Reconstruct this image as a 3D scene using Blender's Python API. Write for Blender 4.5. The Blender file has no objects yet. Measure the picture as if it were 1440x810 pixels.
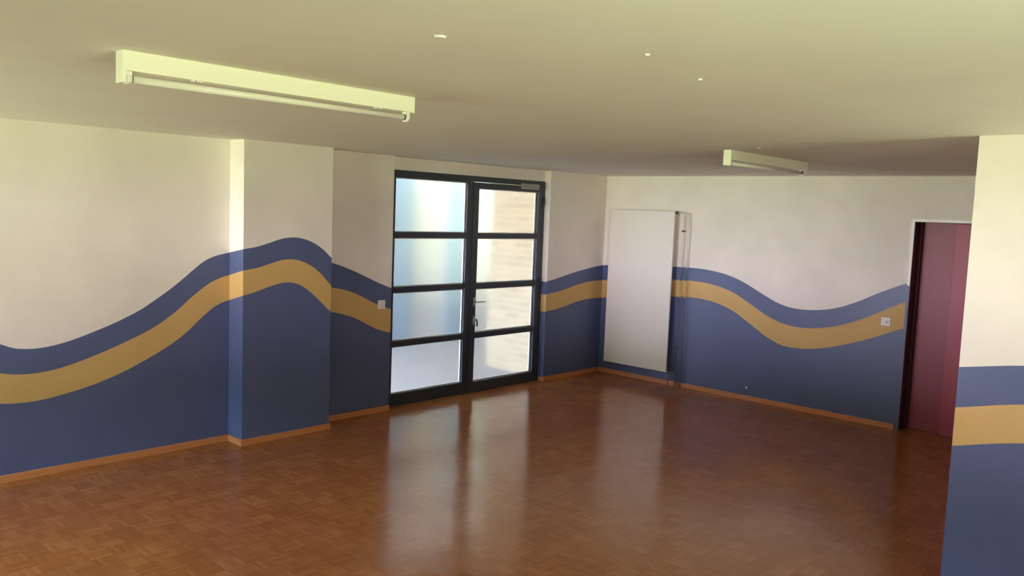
import bpy, bmesh, math, random
from mathutils import Vector, Matrix
random.seed(4)
S = bpy.context.scene
C = S.collection
H = 2.6
XR, YR = -10.6, -8.0          # rear (window) wall and right (window) wall
XN, YN = -3.8136, -5.330      # free corner of the projecting wall on the right

# ------------------------------------------------------------------ materials
def mat(name):
    m = bpy.data.materials.new(name); m.use_nodes = True
    nt = m.node_tree; b = nt.nodes['Principled BSDF']
    return m, nt, b
def N(nt, t, **k):
    n = nt.nodes.new(t)
    for a, v in k.items(): setattr(n, a, v)
    return n
def mathn(nt, op, a, b=None, c=None):
    n = N(nt, 'ShaderNodeMath', operation=op)
    for i, v in enumerate((a, b, c)):
        if v is None: continue
        if isinstance(v, (int, float)): n.inputs[i].default_value = v
        else: nt.links.new(v, n.inputs[i])
    return n.outputs[0]
def simple(name, col, rough=.5, metal=0., spec=.5):
    m, nt, b = mat(name)
    b.inputs['Base Color'].default_value = (*col, 1); b.inputs['Roughness'].default_value = rough
    b.inputs['Metallic'].default_value = metal; b.inputs['Specular IOR Level'].default_value = spec
    return m
def paint(name, col, rough=.6, var=.05, bump=.08, spec=.35, scale=60):
    """wall paint: faint blotches, fine roller texture"""
    m, nt, b = mat(name)
    g = N(nt, 'ShaderNodeNewGeometry')
    n1 = N(nt, 'ShaderNodeTexNoise'); n1.inputs['Scale'].default_value = 2.2; n1.inputs['Detail'].default_value = 5
    nt.links.new(g.outputs['Position'], n1.inputs['Vector'])
    mr = N(nt, 'ShaderNodeMapRange'); mr.inputs[1].default_value = .3; mr.inputs[2].default_value = .7
    mr.inputs[3].default_value = 1 - var; mr.inputs[4].default_value = 1 + var
    nt.links.new(n1.outputs['Fac'], mr.inputs[0])
    mx = N(nt, 'ShaderNodeVectorMath', operation='SCALE'); mx.inputs[0].default_value = col
    nt.links.new(mr.outputs[0], mx.inputs['Scale']); nt.links.new(mx.outputs[0], b.inputs['Base Color'])
    n2 = N(nt, 'ShaderNodeTexNoise'); n2.inputs['Scale'].default_value = scale; n2.inputs['Detail'].default_value = 3
    nt.links.new(g.outputs['Position'], n2.inputs['Vector'])
    bp = N(nt, 'ShaderNodeBump'); bp.inputs['Strength'].default_value = bump; bp.inputs['Distance'].default_value = .004
    nt.links.new(n2.outputs['Fac'], bp.inputs['Height']); nt.links.new(bp.outputs[0], b.inputs['Normal'])
    b.inputs['Roughness'].default_value = rough; b.inputs['Specular IOR Level'].default_value = spec
    return m
WHITE = paint('white_wall_paint', (.83, .762, .70))
BLUE = paint('blue_wall_paint', (.095, .120, .245), var=.06, rough=.42, spec=.5, bump=.05)
GOLD = paint('gold_wall_paint', (.62, .40, .150), var=.05)
CEIL = paint('ceiling_plaster', (.82, .79, .72), rough=.75, var=.025, bump=.15, scale=25)
ROOM = [WHITE, BLUE, GOLD]
DARKF = simple('dark_blue_steel', (.034, .040, .056), .38)
RADW = simple('radiator_enamel', (.80, .74, .68), .35)
LAMPW = simple('lamp_white_sheet', (.84, .81, .66), .45)
TUBE = simple('tube_glass', (.80, .76, .68), .12)
LAMPD = simple('lamp_contact_dark', (.05, .045, .035), .6)
PLASW = simple('white_plastic', (.80, .76, .72), .4)
PLASG = simple('grey_plastic', (.50, .47, .47), .4)
CHROME = simple('brushed_metal', (.55, .53, .50), .3, 1.)
KEYB = simple('dark_key', (.06, .07, .06), .5, .4)
CLOSER = simple('closer_grey', (.30, .29, .25), .5, .2)
MAROON2 = paint('lighter_maroon', (.42, .085, .125), rough=.42, var=.03, bump=.02)  # slightly lighter maroon, used on the raised panel
MAROON = paint('maroon_paint', (.33, .078, .110), rough=.42, var=.03, bump=.02)
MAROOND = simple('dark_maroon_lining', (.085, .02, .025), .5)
FRAMEW = simple('pale_steel_frame', (.82, .78, .74), .35)
VALVE = simple('dark_valve', (.07, .07, .065), .45)
PIPEW = simple('pipe_white', (.76, .71, .67), .45)
PIPEB = simple('pipe_blue', (.10, .125, .20), .45)

def wood_board():
    m, nt, b = mat('varnished_baseboard')
    g = N(nt, 'ShaderNodeNewGeometry')
    mp = N(nt, 'ShaderNodeMapping'); mp.inputs['Scale'].default_value = (3, 3, 90)
    nt.links.new(g.outputs['Position'], mp.inputs[0])
    n = N(nt, 'ShaderNodeTexNoise'); n.inputs['Scale'].default_value = 2; n.inputs['Detail'].default_value = 6
    nt.links.new(mp.outputs[0], n.inputs['Vector'])
    r = N(nt, 'ShaderNodeValToRGB')
    r.color_ramp.elements[0].position = .3; r.color_ramp.elements[0].color = (.50, .17, .055, 1)
    r.color_ramp.elements[1].position = .7; r.color_ramp.elements[1].color = (.66, .27, .105, 1)
    nt.links.new(n.outputs['Fac'], r.inputs[0]); nt.links.new(r.outputs[0], b.inputs['Base Color'])
    b.inputs['Roughness'].default_value = .4
    return m
BOARD = wood_board()

def parquet():
    m, nt, b = mat('mosaic_parquet')
    L = nt.links.new
    g = N(nt, 'ShaderNodeNewGeometry')
    sp = N(nt, 'ShaderNodeSeparateXYZ'); L(g.outputs['Position'], sp.inputs[0])
    T = .125
    u = mathn(nt, 'DIVIDE', sp.outputs[0], T); v = mathn(nt, 'DIVIDE', sp.outputs[1], T)
    fu = mathn(nt, 'FLOOR', u); fv = mathn(nt, 'FLOOR', v)
    par = mathn(nt, 'MODULO', mathn(nt, 'ABSOLUTE', mathn(nt, 'ADD', fu, fv)), 2)
    par = mathn(nt, 'GREATER_THAN', par, .5)
    ru = mathn(nt, 'SUBTRACT', u, fu); rv = mathn(nt, 'SUBTRACT', v, fv)
    mx = N(nt, 'ShaderNodeMix'); mx.data_type = 'FLOAT'
    L(par, mx.inputs[0]); L(ru, mx.inputs[2]); L(rv, mx.inputs[3])
    st = mathn(nt, 'MULTIPLY', mx.outputs[0], 5)
    si = mathn(nt, 'FLOOR', st); sf = mathn(nt, 'SUBTRACT', st, si)
    cb = N(nt, 'ShaderNodeCombineXYZ'); L(fu, cb.inputs[0]); L(fv, cb.inputs[1]); L(si, cb.inputs[2])
    wn = N(nt, 'ShaderNodeTexWhiteNoise'); L(cb.outputs[0], wn.inputs[0])
    cb2 = N(nt, 'ShaderNodeCombineXYZ'); L(fu, cb2.inputs[0]); L(fv, cb2.inputs[1])
    wn2 = N(nt, 'ShaderNodeTexWhiteNoise'); L(cb2.outputs[0], wn2.inputs[0])
    big = N(nt, 'ShaderNodeTexNoise'); big.inputs['Scale'].default_value = 1.1; big.inputs['Detail'].default_value = 3
    L(g.outputs['Position'], big.inputs['Vector'])
    grain = N(nt, 'ShaderNodeTexNoise'); grain.inputs['Scale'].default_value = 38; grain.inputs['Detail'].default_value = 5
    L(g.outputs['Position'], grain.inputs['Vector'])
    f = mathn(nt, 'ADD', mathn(nt, 'MULTIPLY', wn.outputs[0], .45), mathn(nt, 'MULTIPLY', wn2.outputs[0], .30))
    f = mathn(nt, 'ADD', f, mathn(nt, 'MULTIPLY', big.outputs['Fac'], .15))
    f = mathn(nt, 'ADD', f, mathn(nt, 'MULTIPLY', grain.outputs['Fac'], .15))
    r = N(nt, 'ShaderNodeValToRGB')
    e = r.color_ramp.elements
    e[0].position = .15; e[0].color = (.28, .087, .024, 1)
    e[1].position = .9; e[1].color = (.40, .147, .046, 1)
    k = e.new(.55); k.color = (.33, .112, .032, 1)
    L(f, r.inputs[0])
    # thin joints
    d1 = mathn(nt, 'MINIMUM', sf, mathn(nt, 'SUBTRACT', 1, sf))
    j = mathn(nt, 'LESS_THAN', d1, .035)
    du = mathn(nt, 'MINIMUM', ru, mathn(nt, 'SUBTRACT', 1, ru)); dv = mathn(nt, 'MINIMUM', rv, mathn(nt, 'SUBTRACT', 1, rv))
    j2 = mathn(nt, 'LESS_THAN', mathn(nt, 'MINIMUM', du, dv), .010)
    jj = mathn(nt, 'MULTIPLY', mathn(nt, 'MAXIMUM', j, j2), .15)
    mc = N(nt, 'ShaderNodeMix'); mc.data_type = 'RGBA'
    L(jj, mc.inputs[0]); L(r.outputs[0], mc.inputs[6]); mc.inputs[7].default_value = (.045, .018, .008, 1)
    L(mc.outputs[2], b.inputs['Base Color'])
    # each block lies very slightly tilted, varnish ripples
    hb = mathn(nt, 'MULTIPLY', grain.outputs['Fac'], .25)
    w = N(nt, 'ShaderNodeTexNoise'); w.inputs['Scale'].default_value = 11; w.inputs['Detail'].default_value = 2
    L(g.outputs['Position'], w.inputs['Vector'])
    hb = mathn(nt, 'ADD', hb, mathn(nt, 'MULTIPLY', w.outputs['Fac'], 1.3))
    bp = N(nt, 'ShaderNodeBump'); bp.inputs['Strength'].default_value = .35; bp.inputs['Distance'].default_value = .0035
    L(hb, bp.inputs['Height']); L(bp.outputs[0], b.inputs['Normal'])
    b.inputs['Roughness'].default_value = .17
    b.inputs['Specular IOR Level'].default_value = .29
    return m
PARQ = parquet()

def brick(name, c1, c2, mortar, axis):
    m, nt, b = mat(name)
    g = N(nt, 'ShaderNodeNewGeometry'); sp = N(nt, 'ShaderNodeSeparateXYZ'); nt.links.new(g.outputs['Position'], sp.inputs[0])
    cb = N(nt, 'ShaderNodeCombineXYZ'); nt.links.new(sp.outputs[axis], cb.inputs[0]); nt.links.new(sp.outputs[2], cb.inputs[1])
    t = N(nt, 'ShaderNodeTexBrick'); nt.links.new(cb.outputs[0], t.inputs[0])
    t.inputs['Color1'].default_value = (*c1, 1); t.inputs['Color2'].default_value = (*c2, 1); t.inputs['Mortar'].default_value = (*mortar, 1)
    t.inputs['Scale'].default_value = 1; t.inputs['Brick Width'].default_value = .26; t.inputs['Row Height'].default_value = .085
    t.inputs['Mortar Size'].default_value = .008
    nt.links.new(t.outputs[0], b.inputs['Base Color']); b.inputs['Roughness'].default_value = .9
    return m
BRICK = brick('cream_brick', (.41, .32, .215), (.33, .255, .17), (.44, .36, .26), 1)
PATIO = paint('pale_concrete', (.34, .29, .28), rough=.9, var=.08)
PALE = paint('pale_render', (.56, .51, .50), rough=.9)
PALEB = paint('blue_grey_door_paint', (.29, .35, .43), rough=.8)
ROOFM = paint('added_canopy_paint', (.50, .50, .50), rough=.9)

def frosted():
    m, nt, b = mat('frosted_glass')
    b.inputs['Base Color'].default_value = (.97, .99, 1, 1)
    b.inputs['Transmission Weight'].default_value = 1
    b.inputs['Roughness'].default_value = .17
    b.inputs['IOR'].default_value = 1.3
    return m
FROST = frosted()
def clear():
    m, nt, b = mat('clear_window_glass')
    tr = N(nt, 'ShaderNodeBsdfTransparent'); gl = N(nt, 'ShaderNodeBsdfGlossy'); gl.inputs['Roughness'].default_value = .02
    mx = N(nt, 'ShaderNodeMixShader'); mx.inputs[0].default_value = .06
    nt.links.new(tr.outputs[0], mx.inputs[1]); nt.links.new(gl.outputs[0], mx.inputs[2])
    nt.links.new(mx.outputs[0], nt.nodes['Material Output'].inputs[0])
    return m
CLEAR = clear()

# ------------------------------------------------------------------ mesh helpers
class MB:
    def __init__(s): s.bm = bmesh.new(); s.mats = []
    def mi(s, m):
        if m not in s.mats: s.mats.append(m)
        return s.mats.index(m)
    def quad(s, pts, m):
        f = s.bm.faces.new([s.bm.verts.new(p) for p in pts]); f.material_index = s.mi(m); return s
    def box(s, a, b, m, bev=0.):
        t = bmesh.new()
        bmesh.ops.create_cube(t, size=1)
        c = [(a[i] + b[i]) / 2 for i in range(3)]; d = [abs(b[i] - a[i]) for i in range(3)]
        for v in t.verts: v.co = Vector((c[0] + v.co.x * d[0], c[1] + v.co.y * d[1], c[2] + v.co.z * d[2]))
        if bev: bmesh.ops.bevel(t, geom=list(t.edges), offset=bev, segments=2, affect='EDGES', profile=.6)
        s._add(t, m); return s
    def _add(s, t, m, smooth=False):
        i = s.mi(m); vm = {}
        for v in t.verts: vm[v] = s.bm.verts.new(v.co)
        for f in t.faces:
            g = s.bm.faces.new([vm[v] for v in f.verts]); g.material_index = i; g.smooth = smooth
        t.free()
    def cyl(s, p, q, r, m, n=24, r2=None):
        p, q = Vector(p), Vector(q); t = bmesh.new()
        bmesh.ops.create_cone(t, cap_ends=True, segments=n, radius1=r, radius2=r if r2 is None else r2, depth=(q - p).length)
        M = Matrix.Translation((p + q) / 2) @ (q - p).to_track_quat('Z', 'Y').to_matrix().to_4x4()
        bmesh.ops.transform(t, matrix=M, verts=t.verts)
        i = s.mi(m); vm = {}
        for v in t.verts: vm[v] = s.bm.verts.new(v.co)
        for f in t.faces:
            g = s.bm.faces.new([vm[v] for v in f.verts]); g.material_index = i; g.smooth = len(f.verts) == 4
        t.free(); return s
    def tube(s, pts, r, m, n=12):
        """bent round pipe along a polyline, one continuous surface"""
        pts = [Vector(p) for p in pts]; rings = []; i = s.mi(m)
        ref = None
        for k, p in enumerate(pts):
            d = (pts[min(k + 1, len(pts) - 1)] - pts[max(k - 1, 0)]).normalized()
            if ref is None: ref = d.orthogonal().normalized()
            ref = (ref - d * ref.dot(d)).normalized(); o = d.cross(ref)
            rings.append([s.bm.verts.new(p + r * (math.cos(a) * ref + math.sin(a) * o)) for a in [2 * math.pi * j / n for j in range(n)]])
        for A, B in zip(rings, rings[1:]):
            for j in range(n):
                f = s.bm.faces.new([A[j], A[(j + 1) % n], B[(j + 1) % n], B[j]]); f.material_index = i; f.smooth = True
        for R in (rings[0], rings[-1]):
            f = s.bm.faces.new(R); f.material_index = i
        return s
    def prism(s, outline, depth_vec, m):
        a = [Vector(p) for p in outline]; d = Vector(depth_vec)
        t = bmesh.new(); va = [t.verts.new(p) for p in a]; vb = [t.verts.new(p + d) for p in a]
        t.faces.new(va[::-1]); t.faces.new(vb)
        for k in range(len(a)): t.faces.new([va[k], va[(k + 1) % len(a)], vb[(k + 1) % len(a)], vb[k]])
        s._add(t, m); return s
    def build(s, name, parent=None, origin=None, **props):
        bmesh.ops.recalc_face_normals(s.bm, faces=s.bm.faces)
        o0 = Vector(origin) if origin else (Vector(parent.location) if parent is not None and parent.get('_root') else None)
        me = bpy.data.meshes.new(name)
        if origin:
            for v in s.bm.verts: v.co -= Vector(origin)
        elif parent is not None:
            w = Vector((0, 0, 0)); p = parent
            while p: w += p.location; p = p.parent
            for v in s.bm.verts: v.co -= w
        s.bm.to_mesh(me); s.bm.free()
        for m in s.mats: me.materials.append(m)
        ob = bpy.data.objects.new(name, me); C.objects.link(ob)
        if parent is not None: ob.parent = parent
        if origin: ob.location = origin
        for k, v in props.items(): ob[k] = v
        return ob
def empty(name, loc, **props):
    o = bpy.data.objects.new(name, None); C.objects.link(o); o.location = loc; o.empty_display_size = .1
    for k, v in props.items(): o[k] = v
    return o
def st(mb, name, parent=None):
    return mb.build(name, parent, kind='structure') if parent is None else mb.build(name, parent)

# ------------------------------------------------------------------ painted wave
CUR = {
'A': [
   [(-10.6, 1.45), (-9.6, 1.62), (-8.7, 1.60), (-8.0, 1.38), (-7.4, 1.14), (-7.089, 1.012), (-6.999, 0.974), (-6.917, 0.961), (-6.851, 0.959), (-6.741, 0.970), (-6.617, 0.998), (-6.449, 1.052), (-6.269, 1.120), (-6.086, 1.206), (-5.99, 1.266), (-5.856, 1.356), (-5.745, 1.440), (-5.66, 1.510), (-5.59, 1.563), (-5.53, 1.597), (-5.458, 1.622), (-5.345, 1.647)],
   [(-10.6, 1.25), (-9.6, 1.42), (-8.7, 1.38), (-8.0, 1.15), (-7.4, 0.90), (-7.092, 0.802), (-6.998, 0.782), (-6.905, 0.775), (-6.806, 0.779), (-6.669, 0.801), (-6.492, 0.851), (-6.307, 0.915), (-6.087, 1.003), (-5.99, 1.050), (-5.826, 1.155), (-5.675, 1.280), (-5.583, 1.349), (-5.52, 1.389), (-5.424, 1.430), (-5.346, 1.451)],
   [(-10.6, 1.03), (-9.6, 1.20), (-8.7, 1.12), (-8.0, 0.90), (-7.4, 0.65), (-7.096, 0.582), (-6.95, 0.568), (-6.808, 0.573), (-6.721, 0.586), (-6.519, 0.625), (-6.383, 0.662), (-6.227, 0.716), (-6.087, 0.778), (-5.915, 0.863), (-5.808, 0.925), (-5.711, 0.996), (-5.582, 1.108), (-5.47, 1.190), (-5.391, 1.224), (-5.345, 1.236)]],
'P': [
   [(-5.34, 1.689), (-5.218, 1.708), (-5.091, 1.743), (-4.981, 1.776), (-4.861, 1.789), (-4.767, 1.778), (-4.648, 1.737), (-4.541, 1.672), (-4.463, 1.602)],
   [(-5.34, 1.508), (-5.196, 1.531), (-5.089, 1.562), (-4.978, 1.589), (-4.879, 1.596), (-4.793, 1.582), (-4.651, 1.519), (-4.567, 1.453), (-4.465, 1.350)],
   [(-5.34, 1.296), (-5.214, 1.326), (-5.086, 1.366), (-4.947, 1.393), (-4.876, 1.390), (-4.781, 1.362), (-4.7, 1.312), (-4.593, 1.224), (-4.471, 1.111)]],
'B': [
   [(-4.46, 1.575), (-4.291, 1.537), (-4.152, 1.494), (-3.962, 1.422), (-3.766, 1.339), (-3.578, 1.268)],
   [(-4.46, 1.315), (-4.286, 1.300), (-4.146, 1.272), (-4.021, 1.232), (-3.893, 1.176), (-3.759, 1.114), (-3.577, 1.052)],
   [(-4.46, 1.075), (-4.299, 1.066), (-4.177, 1.040), (-4.014, 0.988), (-3.886, 0.926), (-3.752, 0.862), (-3.59, 0.810)]],
'C': [
   [(-1.166, 1.247), (-1.032, 1.264), (-0.863, 1.297), (-0.638, 1.339), (-0.442, 1.371), (-0.161, 1.411), (0.0, 1.426)],
   [(-1.17, 1.085), (-0.971, 1.104), (-0.764, 1.137), (-0.56, 1.178), (-0.319, 1.212), (0.0, 1.226)],
   [(-1.165, 0.872), (-0.938, 0.892), (-0.749, 0.922), (-0.559, 0.960), (-0.338, 0.987), (0.0, 0.992)]],
'D': [
   [(-5.4, 1.74), (-4.6, 1.72), (-4.1, 1.60), (-3.8, 1.504), (-3.543, 1.383), (-3.345, 1.277), (-3.133, 1.190), (-2.884, 1.140), (-2.651, 1.137), (-2.481, 1.173), (-2.258, 1.269), (-2.038, 1.373), (-1.809, 1.445), (-1.537, 1.483), (-1.256, 1.490), (-1.07, 1.484), (-0.585, 1.461), (0.0, 1.426)],
   [(-5.4, 1.60), (-4.6, 1.55), (-4.1, 1.44), (-3.796, 1.310), (-3.559, 1.180), (-3.331, 1.064), (-3.057, 0.970), (-2.8, 0.931), (-2.565, 0.946), (-2.35, 1.016), (-2.127, 1.134), (-1.898, 1.245), (-1.625, 1.311), (-1.348, 1.330), (-1.081, 1.320), (-0.596, 1.284), (0.0, 1.226)],
   [(-5.4, 1.36), (-4.6, 1.28), (-4.1, 1.16), (-3.803, 1.043), (-3.578, 0.938), (-3.287, 0.820), (-3.011, 0.736), (-2.749, 0.696), (-2.548, 0.704), (-2.368, 0.770), (-2.143, 0.901), (-1.913, 1.028), (-1.639, 1.108), (-1.362, 1.128), (-1.084, 1.112), (-0.61, 1.06), (0.0, 0.992)]],
'N': [
   [(-8.0, 1.15), (-7.2, 1.28), (-6.5, 1.42), (-6.0, 1.41), (-5.65, 1.378), (-5.33, 1.321)],
   [(-8.0, 0.95), (-7.2, 1.08), (-6.5, 1.22), (-6.0, 1.215), (-5.65, 1.167), (-5.33, 1.090)],
   [(-8.0, 0.75), (-7.2, 0.88), (-6.5, 1.00), (-6.0, 1.000), (-5.65, 0.955), (-5.33, 0.870)]],
}
def pchip(pts, x):
    n = len(pts)
    if x <= pts[0][0]: return pts[0][1]
    if x >= pts[-1][0]: return pts[-1][1]
    d = [(pts[i + 1][1] - pts[i][1]) / (pts[i + 1][0] - pts[i][0]) for i in range(n - 1)]
    m = [d[0]] + [(d[i - 1] + d[i]) / 2 for i in range(1, n - 1)] + [d[-1]]
    for i in range(n - 1):
        if x <= pts[i + 1][0]:
            h = pts[i + 1][0] - pts[i][0]; t = (x - pts[i][0]) / h
            return ((2*t**3 - 3*t*t + 1) * pts[i][1] + (t**3 - 2*t*t + t) * h * m[i]
                    + (-2*t**3 + 3*t*t) * pts[i + 1][1] + (t**3 - t*t) * h * m[i + 1])
def mural(mb, key, s0, s1, fn, z1=H, z0=0., step=.025, opening=None):
    """painted wall face between s0 and s1; fn(s, z) gives the point; opening = (a, b, top)"""
    k = max(1, round((s1 - s0) / step)); ss = [s0 + (s1 - s0) * i / k for i in range(k + 1)]
    if opening: ss = sorted(set(ss + [opening[0], opening[1]]))
    f = (lambda s: [pchip(c, s) for c in CUR[key]]) if isinstance(key, str) else (lambda s: [key[0][j] + (key[1][j] - key[0][j]) * (s - s0) / (s1 - s0) for j in range(3)])
    for a, b in zip(ss, ss[1:]):
        if b - a < 1e-6: continue
        A, B = f(a), f(b)
        ins = opening and a >= opening[0] - 1e-6 and b <= opening[1] + 1e-6
        lv = [((z0, z0), (A[2], B[2]), BLUE), ((A[2], B[2]), (A[1], B[1]), GOLD), ((A[1], B[1]), (A[0], B[0]), BLUE), ((A[0], B[0]), (z1, z1), WHITE)]
        for lo, hi, m in lv:
            l = lo
            if ins:
                if hi[0] <= opening[2] and hi[1] <= opening[2]: continue
                l = (max(lo[0], opening[2]), max(lo[1], opening[2]))
            mb.quad([fn(a, l[0]), fn(b, l[1]), fn(b, hi[1]), fn(a, hi[0])], m)

# ------------------------------------------------------------------ shell
PX0, PX1, PY = -5.342, -4.459, -.229      # projecting pier on the left wall
NX0, NX1, NY = -3.570, -1.140, .085       # niche of the glazed door
w = MB()
mural(w, 'A', XR, PX0, lambda s, z: (s, 0, z))
mural(w, ([1.647, 1.451, 1.236], [1.689, 1.508, 1.296]), 0, -PY, lambda s, z: (PX0, -s, z), step=.05)
mural(w, 'P', PX0, PX1, lambda s, z: (s, PY, z))
mural(w, ([1.602, 1.350, 1.104], [1.575, 1.315, 1.075]), 0, -PY, lambda s, z: (PX1, PY + s, z), step=.05)
mural(w, 'B', PX1, NX0, lambda s, z: (s, 0, z))
mural(w, ([1.268, 1.052, .81], [1.268, 1.052, .81]), 0, .20, lambda s, z: (NX0, s, z), step=.1)
mural(w, ([1.25, 1.09, .875], [1.24, 1.08, .868]), 0, .20, lambda s, z: (NX1, .20 - s, z), step=.1)
mural(w, 'C', NX1, 0, lambda s, z: (s, 0, z))
w.box((NX0, NY + .012, 2.468), (NX1, .20, H), WHITE)      # panel above the glazed door
w.box((XR - .25, .004, 0), (PX0, .25, H), WHITE)
w.box((PX0 + .004, PY + .004, 0), (PX1 - .004, .25, H), WHITE)
w.box((PX1, .004, 0), (NX0 - .004, .25, H), WHITE)
w.box((NX1 + .004, .004, 0), (.25, .25, H), WHITE)
st(w, 'wall_left')

DY0, DY1, DZ = -4.79, -3.862, 2.145        # clear opening of the maroon door
w = MB()
mural(w, 'D', -5.33, 0, lambda s, z: (0, s, z), opening=(DY0 - .0, DY1 + .0, DZ))
w.box((.004, DY1 + .004, 0), (.25, 0, H), WHITE)
w.box((.004, -5.33, 0), (.25, DY0 - .004, H), WHITE)
w.box((.004, DY0, DZ + .004), (.25, DY1, H), WHITE)
st(w, 'wall_back')

w = MB()
mural(w, 'N', YR, YN, lambda s, z: (XN, s, z))
mural(w, ([1.321, 1.09, .87], [1.74, 1.60, 1.36]), 0, -XN, lambda s, z: (XN + s, YN, z), step=.2)
w.box((XN + .004, YR, 0), (.25, YN - .004, H), WHITE)
st(w, 'wall_right')

def window_wall(name, ax, v, s0, s1, outer, wins, sill, head):
    """plain wall on plane axis ax = v with openings; outer = thickness direction"""
    mb = MB(); xs = [s0] + [q for ww in wins for q in ww] + [s1]
    def bx(a, b, z0, z1):
        p = [0, 0, z0]; q = [0, 0, z1]; p[ax] = v; q[ax] = v + outer; p[1 - ax] = a; q[1 - ax] = b
        if z0 == 0:
            q2 = list(q); q2[2] = min(z1, .9); mb.box(p, q2, BLUE)
            if z1 > .9: p2 = list(p); p2[2] = .9; mb.box(p2, q, WHITE)
        else: mb.box(p, q, WHITE)
    for i in range(0, len(xs), 2): bx(xs[i], xs[i + 1], 0, H)
    for a, b in wins:
        bx(a, b, 0, sill); bx(a, b, head, H)
    st(mb, name)
SILL, HEAD = .85, 2.30
REARW = [(-2.6, -1.45), (-1.3, -.15)]
RIGHTW = [(-10.4, -8.8), (-8.6, -7.0), (-4.9, -3.95)]
window_wall('wall_rear', 0, XR, YR, .0, -.25, REARW, SILL, HEAD)
window_wall('wall_front', 1, YR, XR - .25, XN, -.25, RIGHTW, SILL, HEAD)
wn = 0
def window(ax, v, a, b, outer):
    global wn; wn += 1
    def P(s, d, z): p = [0, 0, z]; p[ax] = v + outer * d; p[1 - ax] = s; return tuple(p)
    c = P((a + b) / 2, .5, SILL)
    root = empty(f'window_{wn}', c, kind='structure')
    f = MB(); t = .06
    for q in [(a, a + t, SILL, HEAD), (b - t, b, SILL, HEAD), (a + t, b - t, SILL, SILL + t), (a + t, b - t, HEAD - t, HEAD), ((a + b) / 2 - .04, (a + b) / 2 + .04, SILL + t, HEAD - t)]:
        f.box(P(q[0], .35, q[2]), P(q[1], .6, q[3]), PLASW)
    f.build('window_frame', root)
    g = MB(); g.box(P(a + t, .46, SILL + t), P((a + b) / 2 - .04, .49, HEAD - t), CLEAR); g.box(P((a + b) / 2 + .04, .46, SILL + t), P(b - t, .49, HEAD - t), CLEAR)
    g.build('window_pane', root)
    s = MB(); s.box(P(a + .005, -.12, SILL), P(b - .005, .35, SILL + .025), PLASW); s.build('window_sill', root)
    # portal that tells the renderer where daylight enters
    l = bpy.data.lights.new('daylight_portal', 'AREA'); l.shape = 'RECTANGLE'; l.size = b - a; l.size_y = HEAD - SILL
    l.cycles.is_portal = True
    o = bpy.data.objects.new('daylight_portal', l); C.objects.link(o)
    o.location = P((a + b) / 2, 1.05, (SILL + HEAD) / 2)
    d = [0, 0, 0]; d[ax] = -outer / abs(outer)
    o.rotation_euler = Vector(d).to_track_quat('-Z', 'Z').to_euler()
for a, b in REARW: window(0, XR, a, b, -.25)
for a, b in RIGHTW: window(1, YR, a, b, -.25)

f = MB(); f.box((XR - .25, YR - .25, -.12), (.25, .25, 0), PARQ); st(f, 'floor')
f = MB(); f.box((XR - .25, YR - .25, H), (.25, .25, H + .2), CEIL); st(f, 'ceiling')

def board(name, segs):
    mb = MB()
    for a, b in segs: mb.box(a, b, BOARD, .002)
    st(mb, name)
bt, bh = .013, .055
board('baseboard_left', [((XR, -bt, 0), (PX0, -.0005, bh)), ((PX0 - bt, PY - bt, 0), (PX0 - .0005, -bt, bh)),
      ((PX0 - .0005, PY - bt, 0), (PX1 + bt, PY - .0005, bh)), ((PX1 + .0005, PY, 0), (PX1 + bt, -bt, bh)),
      ((PX1 + bt, -bt, 0), (NX0 + .003, -.0005, bh)), ((NX1 - .003, -bt, 0), (-.0005, -.0005, bh)),
      ((NX1 - bt, -.0, 0), (NX1 - .0005, .066, bh))])
board('baseboard_back', [((-bt, -3.815, 0), (-.0005, -bt, bh))])
board('baseboard_right', [((XN - bt, YR, 0), (XN - .0005, YN, bh)), ((XN - bt, YN + .0005, 0), (-.0005, YN + bt, bh))])

# ------------------------------------------------------------------ glazed door (door_1)
d1 = empty('door_1', ((NX0 + NX1) / 2, NY + .04, 0), kind='structure')
y0, y1 = NY, NY + .06
FX0, FX1 = NX0 + .003, NX1 - .003
ftop = 2.468
m = MB()
m.box((FX0, y0, 0), (-3.485, y1, ftop), DARKF, .003)
m.box((-1.192, y0, 0), (FX1, y1, ftop), DARKF, .003)
m.box((-3.485, y0, 2.405), (-1.192, y1, ftop), DARKF, .003)
m.box((-2.425, y0, .0), (-2.365, y1, 2.405), DARKF, .003)
m.build('door_frame', d1)
BARS = [(1.772, 1.832), (1.199, 1.262), (.631, .695)]
# fixed leaf on the left
m = MB(); a, b = -3.485, -2.425; g0, g1 = -3.470, -2.450
m.box((a, y0 + .005, 0), (b, y1 - .005, .133), DARKF, .003)
m.box((a, y0 + .006, .133), (g0, y1 - .006, 2.405), DARKF); m.box((g1, y0 + .006, .133), (b, y1 - .006, 2.405), DARKF)
m.box((g0, y0 + .006, 2.392), (g1, y1 - .006, 2.405), DARKF)
for z0, z1 in BARS: m.box((g0, y0 + .005, z0), (g1, y1 - .005, z1), DARKF, .003)
fl = m.build('fixed_leaf', d1)
zz = [.133, .631, .695, 1.199, 1.262, 1.772, 1.832, 2.392]
m = MB()
for i in range(0, 8, 2): m.box((g0, y0 + .03, zz[i]), (g1, y0 + .036, zz[i + 1]), FROST)
m.build('frosted_pane', fl)
m = MB()
for i in range(0, 8, 2):
    u, v = zz[i], zz[i + 1]
    for q in [((g0, u), (g0 + .012, v)), ((g1 - .012, u), (g1, v)), ((g0 + .012, u), (g1 - .012, u + .010)), ((g0 + .012, v - .010), (g1 - .012, v))]:
        m.box((q[0][0], y0 + .040, q[0][1]), (q[1][0], y0 + .052, q[1][1]), FRAMEW)
m.build('glazing_bead', fl)
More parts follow.
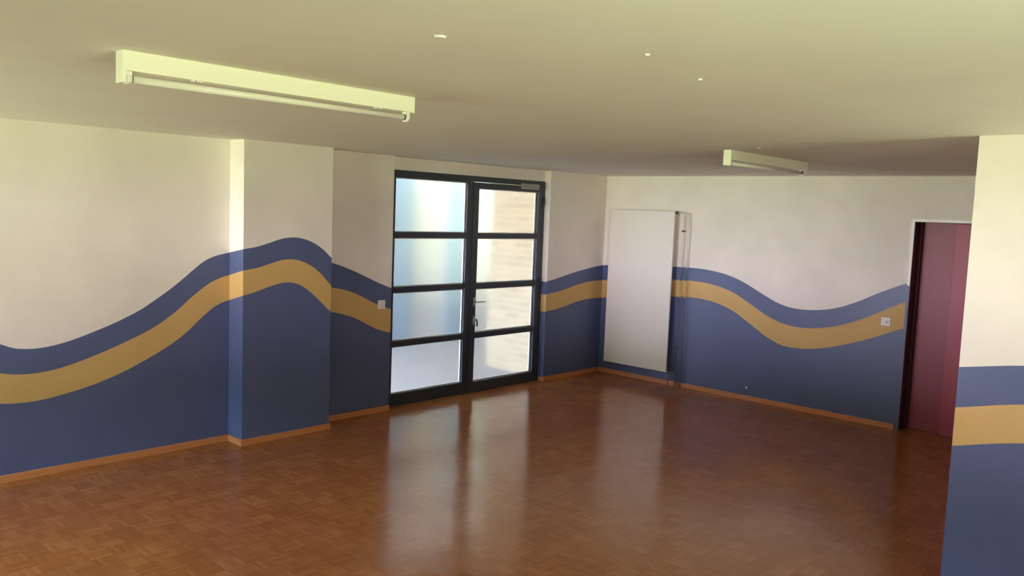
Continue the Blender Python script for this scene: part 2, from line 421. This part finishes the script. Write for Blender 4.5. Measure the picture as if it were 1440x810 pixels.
# opening leaf on the right
m = MB(); a, b = -2.365, -1.196; g0, g1 = -2.285, -1.272
yl0, yl1 = y0 - .012, y1 - .012
m.box((a + .003, yl0, .003), (g0, yl1, 2.400), DARKF, .003); m.box((g1, yl0, .003), (b, yl1, 2.400), DARKF, .003)
m.box((g0, yl0, .003), (g1, yl1, .124), DARKF, .003); m.box((g0, yl0, 2.333), (g1, yl1, 2.400), DARKF, .003)
BR = [(1.771, 1.828), (1.194, 1.258), (.630, .693)]
for z0, z1 in BR: m.box((g0, yl0 + .002, z0), (g1, yl1 - .002, z1), DARKF, .003)
rl = m.build('door_leaf', d1)
zz = [.124, .630, .693, 1.194, 1.258, 1.771, 1.828, 2.333]
m = MB()
for i in range(0, 8, 2): m.box((g0, y0 + .02, zz[i]), (g1, y0 + .026, zz[i + 1]), FROST)
m.build('frosted_pane', rl)
m = MB()
for i in range(0, 8, 2):
    u, v = zz[i], zz[i + 1]
    for q in [((g0, u), (g0 + .014, v)), ((g1 - .02, u), (g1, v)), ((g0 + .014, u), (g1 - .02, u + .010)), ((g0 + .014, v - .010), (g1 - .02, v))]:
        m.box((q[0][0], y0 + .028, q[0][1]), (q[1][0], y0 + .040, q[1][1]), FRAMEW)
m.build('glazing_bead', rl)
m = MB(); hx = -2.312
m.box((hx - .014, yl0 - .008, 1.0), (hx + .014, yl0, 1.10), CHROME, .004)
m.cyl((hx, yl0 - .008, 1.052), (hx, yl0 - .050, 1.052), .009, CHROME)
m.tube([(hx - .004, yl0 - .048, 1.052), (hx + .02, yl0 - .052, 1.052), (hx + .07, yl0 - .054, 1.052), (hx + .125, yl0 - .050, 1.050)], .0085, CHROME)
m.build('door_handle', rl, label='chrome lever handle')
m = MB()
m.box((hx - .014, yl0 - .006, .79), (hx + .014, yl0, .89), CHROME, .004)
m.cyl((hx, yl0 - .004, .845), (hx, yl0 - .016, .845), .011, CHROME)
lk = m.build('lock_plate', rl)
m = MB()
m.box((hx - .0015, yl0 - .040, .835), (hx + .0015, yl0 - .014, .856), CHROME)
m.cyl((hx - .002, yl0 - .050, .846), (hx + .002, yl0 - .050, .846), .014, KEYB)
m.box((hx + .000, yl0 - .052, .775), (hx + .022, yl0 - .044, .836), KEYB, .003)
m.build('key_bunch', rl, label='dark keys hanging from the lock')
m = MB()
m.box((-1.60, yl0 - .042, 2.358), (-1.315, yl0, 2.424), CLOSER, .006)
m.build('door_closer', d1, label='grey box-shaped door closer')
for z in (.28, 1.25, 2.22):
    m = MB(); m.cyl((-1.192, yl0 - .006, z - .05), (-1.192, yl0 - .006, z + .05), .010, DARKF)
    m.build('hinge', d1)

# ------------------------------------------------------------------ maroon door (door_2)
d2 = empty('door_2', (.1, (DY0 + DY1) / 2, 0), kind='structure')
m = MB()
fw_ = .026; zb = 1.495
oy0, oy1 = DY0 - fw_, DY1 + fw_
# thin face of the steel frame, painted over by the mural below zb on the left
for (a, b, mt) in [((-.010, DY1, zb), (.0, oy1, DZ + fw_), FRAMEW), ((-.010, DY1, 0), (.0, oy1, zb), BLUE),
                   ((-.010, oy0, 0), (.0, DY0, DZ + fw_), FRAMEW), ((-.010, DY0, DZ), (.0, DY1, DZ + fw_), FRAMEW)]:
    m.box(a, b, mt)
m.build('door_frame', d2)
m = MB()
RD = .20
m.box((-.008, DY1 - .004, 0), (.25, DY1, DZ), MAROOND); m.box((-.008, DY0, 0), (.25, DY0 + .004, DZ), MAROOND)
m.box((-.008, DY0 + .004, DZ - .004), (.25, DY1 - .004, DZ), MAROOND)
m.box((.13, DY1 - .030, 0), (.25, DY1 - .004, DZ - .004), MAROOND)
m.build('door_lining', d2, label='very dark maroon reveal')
m = MB()
m.box((.19, DY0 + .004, .0), (.235, DY1 - .030, DZ - .005), MAROON, .003)
lf = m.build('door_leaf', d2)
m = MB()
m.box((.135, DY0 + .004, .0), (.19, -4.205, DZ - .008), MAROON2, .004)
m.build('raised_panel', lf)
m = MB(); m.cyl((.135, -4.70, 1.05), (.085, -4.70, 1.05), .009, CHROME); m.tube([(.088, -4.70, 1.05), (.084, -4.68, 1.05), (.084, -4.585, 1.05)], .009, CHROME)
m.build('door_handle', lf)

# ------------------------------------------------------------------ radiator and its pipes
rx, ry0, ry1, rz0, rz1 = -.125, -1.134, -.172, .188, 2.168
R = empty('radiator', (-.09, (ry0 + ry1) / 2, rz0), category='radiator',
          label='tall flat white panel radiator on the painted wall beside the room corner')
m = MB()
m.box((rx, ry0, rz0), (rx + .018, ry1, rz1), RADW, .004)
m.build('front_panel', R)
m = MB()
m.box((rx + .018, ry0 + .012, rz0 + .012), (rx + .032, ry1 - .012, rz1 - .012), RADW, .003)
for k in range(24):
    yy = ry0 + .03 + k * (ry1 - ry0 - .06) / 23
    m.box((rx + .032, yy - .010, rz0 + .05), (rx + .052, yy + .010, rz1 - .05), RADW)
m.build('convector_fins', R)
m = MB()
m.box((rx - .004, ry0 - .004, rz0 - .010), (rx + .034, ry1 + .002, rz0 + .002), RADW, .003)
m.build('bottom_edge', R, label='bright lower edge strip')
for y in (ry0 + .2, ry1 - .2):
    for z in (.5, 1.9):
        m = MB(); m.box((rx + .052, y - .02, z - .03), (-.004, y + .02, z + .03), RADW); m.build('wall_bracket', R)
m = MB(); m.cyl((rx + .026, ry0 + .004, rz1 - .022), (rx + .026, ry0 - .045, rz1 - .022), .013, VALVE); m.cyl((rx + .026, ry0 - .012, rz1 - .022), (rx + .026, ry0 - .012, rz1 + .004), .010, VALVE)
m.build('air_valve', R, label='small dark valve at the top corner')
m = MB(); m.cyl((rx + .026, ry0 + .004, rz0 + .010), (rx + .026, ry0 - .022, rz0 + .010), .013, VALVE)
m.build('return_valve', R)

def bent(pts, r, k=4):
    """round the corners of a pipe path"""
    pts = [Vector(p) for p in pts]; out = [pts[0]]
    for a, b, c in zip(pts, pts[1:], pts[2:]):
        u = (a - b).normalized(); v = (c - b).normalized(); p, q = b + u * r, b + v * r
        for i in range(k + 1):
            t = i / k; out.append((1 - t) ** 2 * p + 2 * t * (1 - t) * b + t * t * q)
    return out + [pts[-1]]
def split_pipe(pts, r, name):
    """pipe painted with the wall: white above, blue below, gold where it crosses the gold band"""
    root = None; mb = MB(); P = bent(pts, .025)
    for a, b in zip(P, P[1:]):
        zs = sorted({a.z, b.z} | {z for z in (1.484, 1.322, 1.112) if min(a.z, b.z) < z < max(a.z, b.z)}, reverse=a.z > b.z)
        mb_pts = [a.lerp(b, 0 if a.z == b.z else (z - a.z) / (b.z - a.z)) for z in zs] if abs(a.z - b.z) > 1e-6 else [a, b]
        for p, q in zip(mb_pts, mb_pts[1:]):
            zc = (p.z + q.z) / 2
            mb.tube([p, q], r, PIPEW if zc > 1.484 else GOLD if 1.112 < zc < 1.322 else PIPEB, 12)
    return mb.build(name, R)
split_pipe([(rx + .026, ry0 - .040, rz1 - .022), (-.045, -1.295, rz1 - .022), (-.045, -1.295, 0)], .0085, 'pipe')
split_pipe([(-.045, -1.222, rz1 - .045), (-.045, -1.222, 0)], .0085, 'pipe')
split_pipe([(rx + .026, ry0 - .018, rz0 + .008), (rx + .026, ry0 - .018, 0)], .0085, 'pipe')
for z in (1.93, .50):
    m = MB(); m.cyl((-.004, -1.222, z), (-.034, -1.222, z), .006, VALVE)
    m.box((-.060, -1.240, z - .010), (-.034, -1.204, z + .010), VALVE, .002)
    m.build('pipe_clip', R)

# ------------------------------------------------------------------ ceiling battens
def batten(x0, label):
    L = 1.325; ya, yb = -3.588, -3.530; yc = (ya + yb) / 2
    r = empty('ceiling_lamp', (x0 + L / 2, yc, H), label=label, category='ceiling lamp', group='bare fluorescent battens on the ceiling')
    m = MB(); m.box((x0 + .012, ya, 2.530), (x0 + L - .004, yb, H), LAMPW, .003); m.build('housing', r)
    m = MB(); m.box((x0, ya - .002, 2.488), (x0 + .013, yb + .002, H), LAMPW, .003); m.build('end_cap', r)
    m = MB(); m.box((x0 + L - .012, ya - .001, 2.526), (x0 + L, yb + .001, H), LAMPW, .003); m.build('end_cap', r)
    for s, xx in ((1, x0 + .018), (-1, x0 + L - .018)):
        m = MB(); m.cyl((xx, yc, 2.506), (xx + s * .020, yc, 2.506), .021, PLASW, 20); m.box((min(xx, xx + s * .02), yc - .017, 2.506), (max(xx, xx + s * .02), yc + .017, 2.531), PLASW)
        h = m.build('lamp_holder', r)
        m = MB(); m.cyl((xx + s * .021, yc, 2.506), (xx + s * .026, yc, 2.506), .014, LAMPD, 16); m.build('contact', h)
    m = MB(); m.cyl((x0 + .045, yc, 2.506), (x0 + L - .045, yc, 2.506), .013, TUBE)
    m.build('tube', r)
    for xx in (x0 + .26, x0 + L - .22):
        m = MB(); m.cyl((xx, ya + .012, 2.531), (xx, ya + .012, 2.524), .009, PLASW, 16); m.box((xx + .012, ya + .004, 2.526), (xx + .035, ya + .018, 2.531), PLASW); m.build('starter', r)
    return r
batten(-7.676, 'bare white fluorescent batten on the ceiling near the camera at upper left')
batten(-3.345, 'bare white fluorescent batten on the ceiling near the painted back wall')

# ------------------------------------------------------------------ small fittings
m = MB(); x, z = -3.696, 1.104
m.box((x - .045, -.010, z - .045), (x + .045, -.0005, z + .045), PLASW, .003)
r = m.build('light_switch', None, origin=(x, 0, z), label='square white rocker switch on the painted wall left of the glazed door', category='light switch')
m = MB(); m.box((x - .030, -.015, z - .030), (x + .030, -.009, z + .030), PLASW, .002); m.build('rocker', r)
m = MB(); y, z = -3.657, 1.105
m.box((-.010, y - .047, z - .043), (-.0005, y + .047, z + .043), PLASW, .003)
r = m.build('light_switch', None, origin=(0, y, z), label='square white switch plate on the gold stripe left of the maroon door', category='light switch')
m = MB(); m.cyl((-.009, y - .016, z - .002), (-.013, y - .016, z - .002), .018, PLASG, 24); m.build('round_insert', r, label='grey round insert')
m = MB(); m.cyl((0, -2.16, .148), (-.012, -2.16, .148), .011, PLASW, 16)
m.build('cable_cap', None, origin=(0, -2.16, .148), label='tiny white cap low on the blue part of the back wall', category='wall cap')
for x, y, rr, lb in [(-7.211, -4.712, .022, 'small round white ceiling plate, the largest one, above the room centre'),
                     (-6.668, -5.081, .010, 'tiny ceiling plug, the one of the two on the right that is nearer the camera'),
                     (-6.177, -4.982, .010, 'tiny ceiling plug, the one of the two on the right nearer the projecting wall'),
                     (-3.433, -3.852, .010, 'tiny ceiling plug beside the far fluorescent batten')]:
    m = MB(); m.cyl((x, y, H), (x, y, H - .006), rr, PLASW, 20, rr * .7)
    m.build('ceiling_plug', None, origin=(x, y, H), label=lb, category='ceiling plug', group='small plugs in the ceiling')

# ------------------------------------------------------------------ outside the glazed door
m = MB(); m.box((-5.0, .25, 2.95), (-.3, 2.4, 3.10), ROOFM)  # unseen overhang, added to dim the yard behind the frosted glass
m.build('added_shade_canopy', None, origin=(-2.6, .25, 2.95), kind='structure')
g = MB(); g.box((-16, .25, -.14), (14, 16, -.02), PATIO); st(g, 'ground')
m = MB(); m.box((-.92, .25, -.02), (-.62, 1.22, 2.9), BRICK)
m.build('brick_wall', None, origin=(-.77, .73, -.02), label='cream brick side wall outside the right leaf of the glazed door', category='wall')
m = MB()
m.box((-7, 3.2, -.02), (8, 3.5, 6.0), PALE)
fb = m.build('house', None, origin=(.5, 3.35, -.02), label='pale blurred building seen through the left frosted panes', category='building')
for a, b in ((-3.3, -2.3), (-1.4, -.62), (.10, .62)):
    m = MB(); m.box((a, 3.16, -.02), (b, 3.21, 2.9), PALEB); m.build('blue_door', fb)

# ------------------------------------------------------------------ daylight
W = bpy.data.worlds.new('daylight'); S.world = W; W.use_nodes = True
nt = W.node_tree; bg = nt.nodes['Background']
tc = N(nt, 'ShaderNodeTexCoord'); sp = N(nt, 'ShaderNodeSeparateXYZ'); nt.links.new(tc.outputs['Generated'], sp.inputs[0])
el = mathn(nt, 'MULTIPLY_ADD', sp.outputs[2], .5, .5)
def ramp(stops):
    r = N(nt, 'ShaderNodeValToRGB'); e = r.color_ramp.elements; nt.links.new(el, r.inputs[0])
    for i, (deg, c) in enumerate(stops):
        p = math.sin(math.radians(deg)) * .5 + .5
        k = e[i] if i < 2 else e.new(p)
        k.position = p; k.color = (*c, 1)
    return r.outputs[0]
def vscale(v, f):
    n = N(nt, 'ShaderNodeVectorMath', operation='SCALE'); nt.links.new(v, n.inputs[0])
    if isinstance(f, (int, float)): n.inputs['Scale'].default_value = f
    else: nt.links.new(f, n.inputs['Scale'])
    return n.outputs[0]
def vadd(a, b):
    n = N(nt, 'ShaderNodeVectorMath', operation='ADD'); nt.links.new(a, n.inputs[0]); nt.links.new(b, n.inputs[1]); return n.outputs[0]
# garden side (-x): near lawn, hedge shade, bright terrace and houses at eye level, dark trees, sky
garden = ramp([(-90, (.34, .42, .28)), (90, (.33, .46, .60)), (-21, (.34, .42, .28)), (-19, (.26, .34, .20)), (-9, (.26, .34, .20)), (-7.5, (.62, .70, .48)), (-2.5, (.68, .76, .54)),
               (-1.5, (.98, .95, 1.10)), (3.5, (.98, .95, 1.10)), (4.5, (.08, .07, .05)), (11, (.08, .08, .07)), (14, (.36, .52, .68)), (24, (.36, .52, .68)), (28, (.33, .46, .60))])
# lawn side (-y): lawn rising to a hedge, hardly any sky
lawn = ramp([(-90, (.86, 1.0, .62)), (90, (.10, .12, .14)), (-9, (.86, 1.0, .62)), (-6, (.05, .06, .04)), (40, (.05, .06, .04))])
yard = ramp([(-90, (.4, .4, .38)), (90, (.80, .90, 1.0)), (0, (.5, .5, .5)), (10, (.8, .86, .9))])
fx = mathn(nt, 'POWER', mathn(nt, 'MAXIMUM', mathn(nt, 'MULTIPLY', sp.outputs[0], -1), 0), 2.0)
fy = mathn(nt, 'POWER', mathn(nt, 'MAXIMUM', mathn(nt, 'MULTIPLY', sp.outputs[1], -1), 0), 2.0)
col = vadd(vadd(vscale(garden, mathn(nt, 'MULTIPLY', fx, 64.0)), vscale(lawn, mathn(nt, 'MULTIPLY', fy, 22.5))), vscale(yard, .30))
nt.links.new(col, bg.inputs[0]); bg.inputs[1].default_value = 1.0

# ------------------------------------------------------------------ camera
cam = bpy.data.cameras.new('camera'); co = bpy.data.objects.new('camera', cam); C.objects.link(co)
cam.sensor_width = 36; cam.lens = 1164.6056 / 1440 * 36; cam.clip_start = .05; cam.clip_end = 200
pi_, ro, ya = -.0924, .0389, .7473
fw = Vector((math.cos(ya) * math.cos(pi_), math.sin(ya) * math.cos(pi_), math.sin(pi_)))
rt = Vector((math.sin(ya), -math.cos(ya), 0)); up = rt.cross(fw)
r2 = math.cos(ro) * rt + math.sin(ro) * up; u2 = -math.sin(ro) * rt + math.cos(ro) * up
M = Matrix((r2, u2, -fw)).transposed().to_4x4(); M.translation = (-8.8891, -6.5998, 2.0921)
co.matrix_world = M
S.camera = co
S.view_settings.view_transform = 'Standard'; S.view_settings.look = 'None'
S.view_settings.gamma = 1; S.view_settings.use_curve_mapping = False
S.view_settings.exposure = 0.08
S.cycles.use_denoising = True
S.cycles.max_bounces = 14; S.cycles.diffuse_bounces = 8; S.cycles.glossy_bounces = 6; S.cycles.transmission_bounces = 10
S.cycles.sample_clamp_indirect = 8
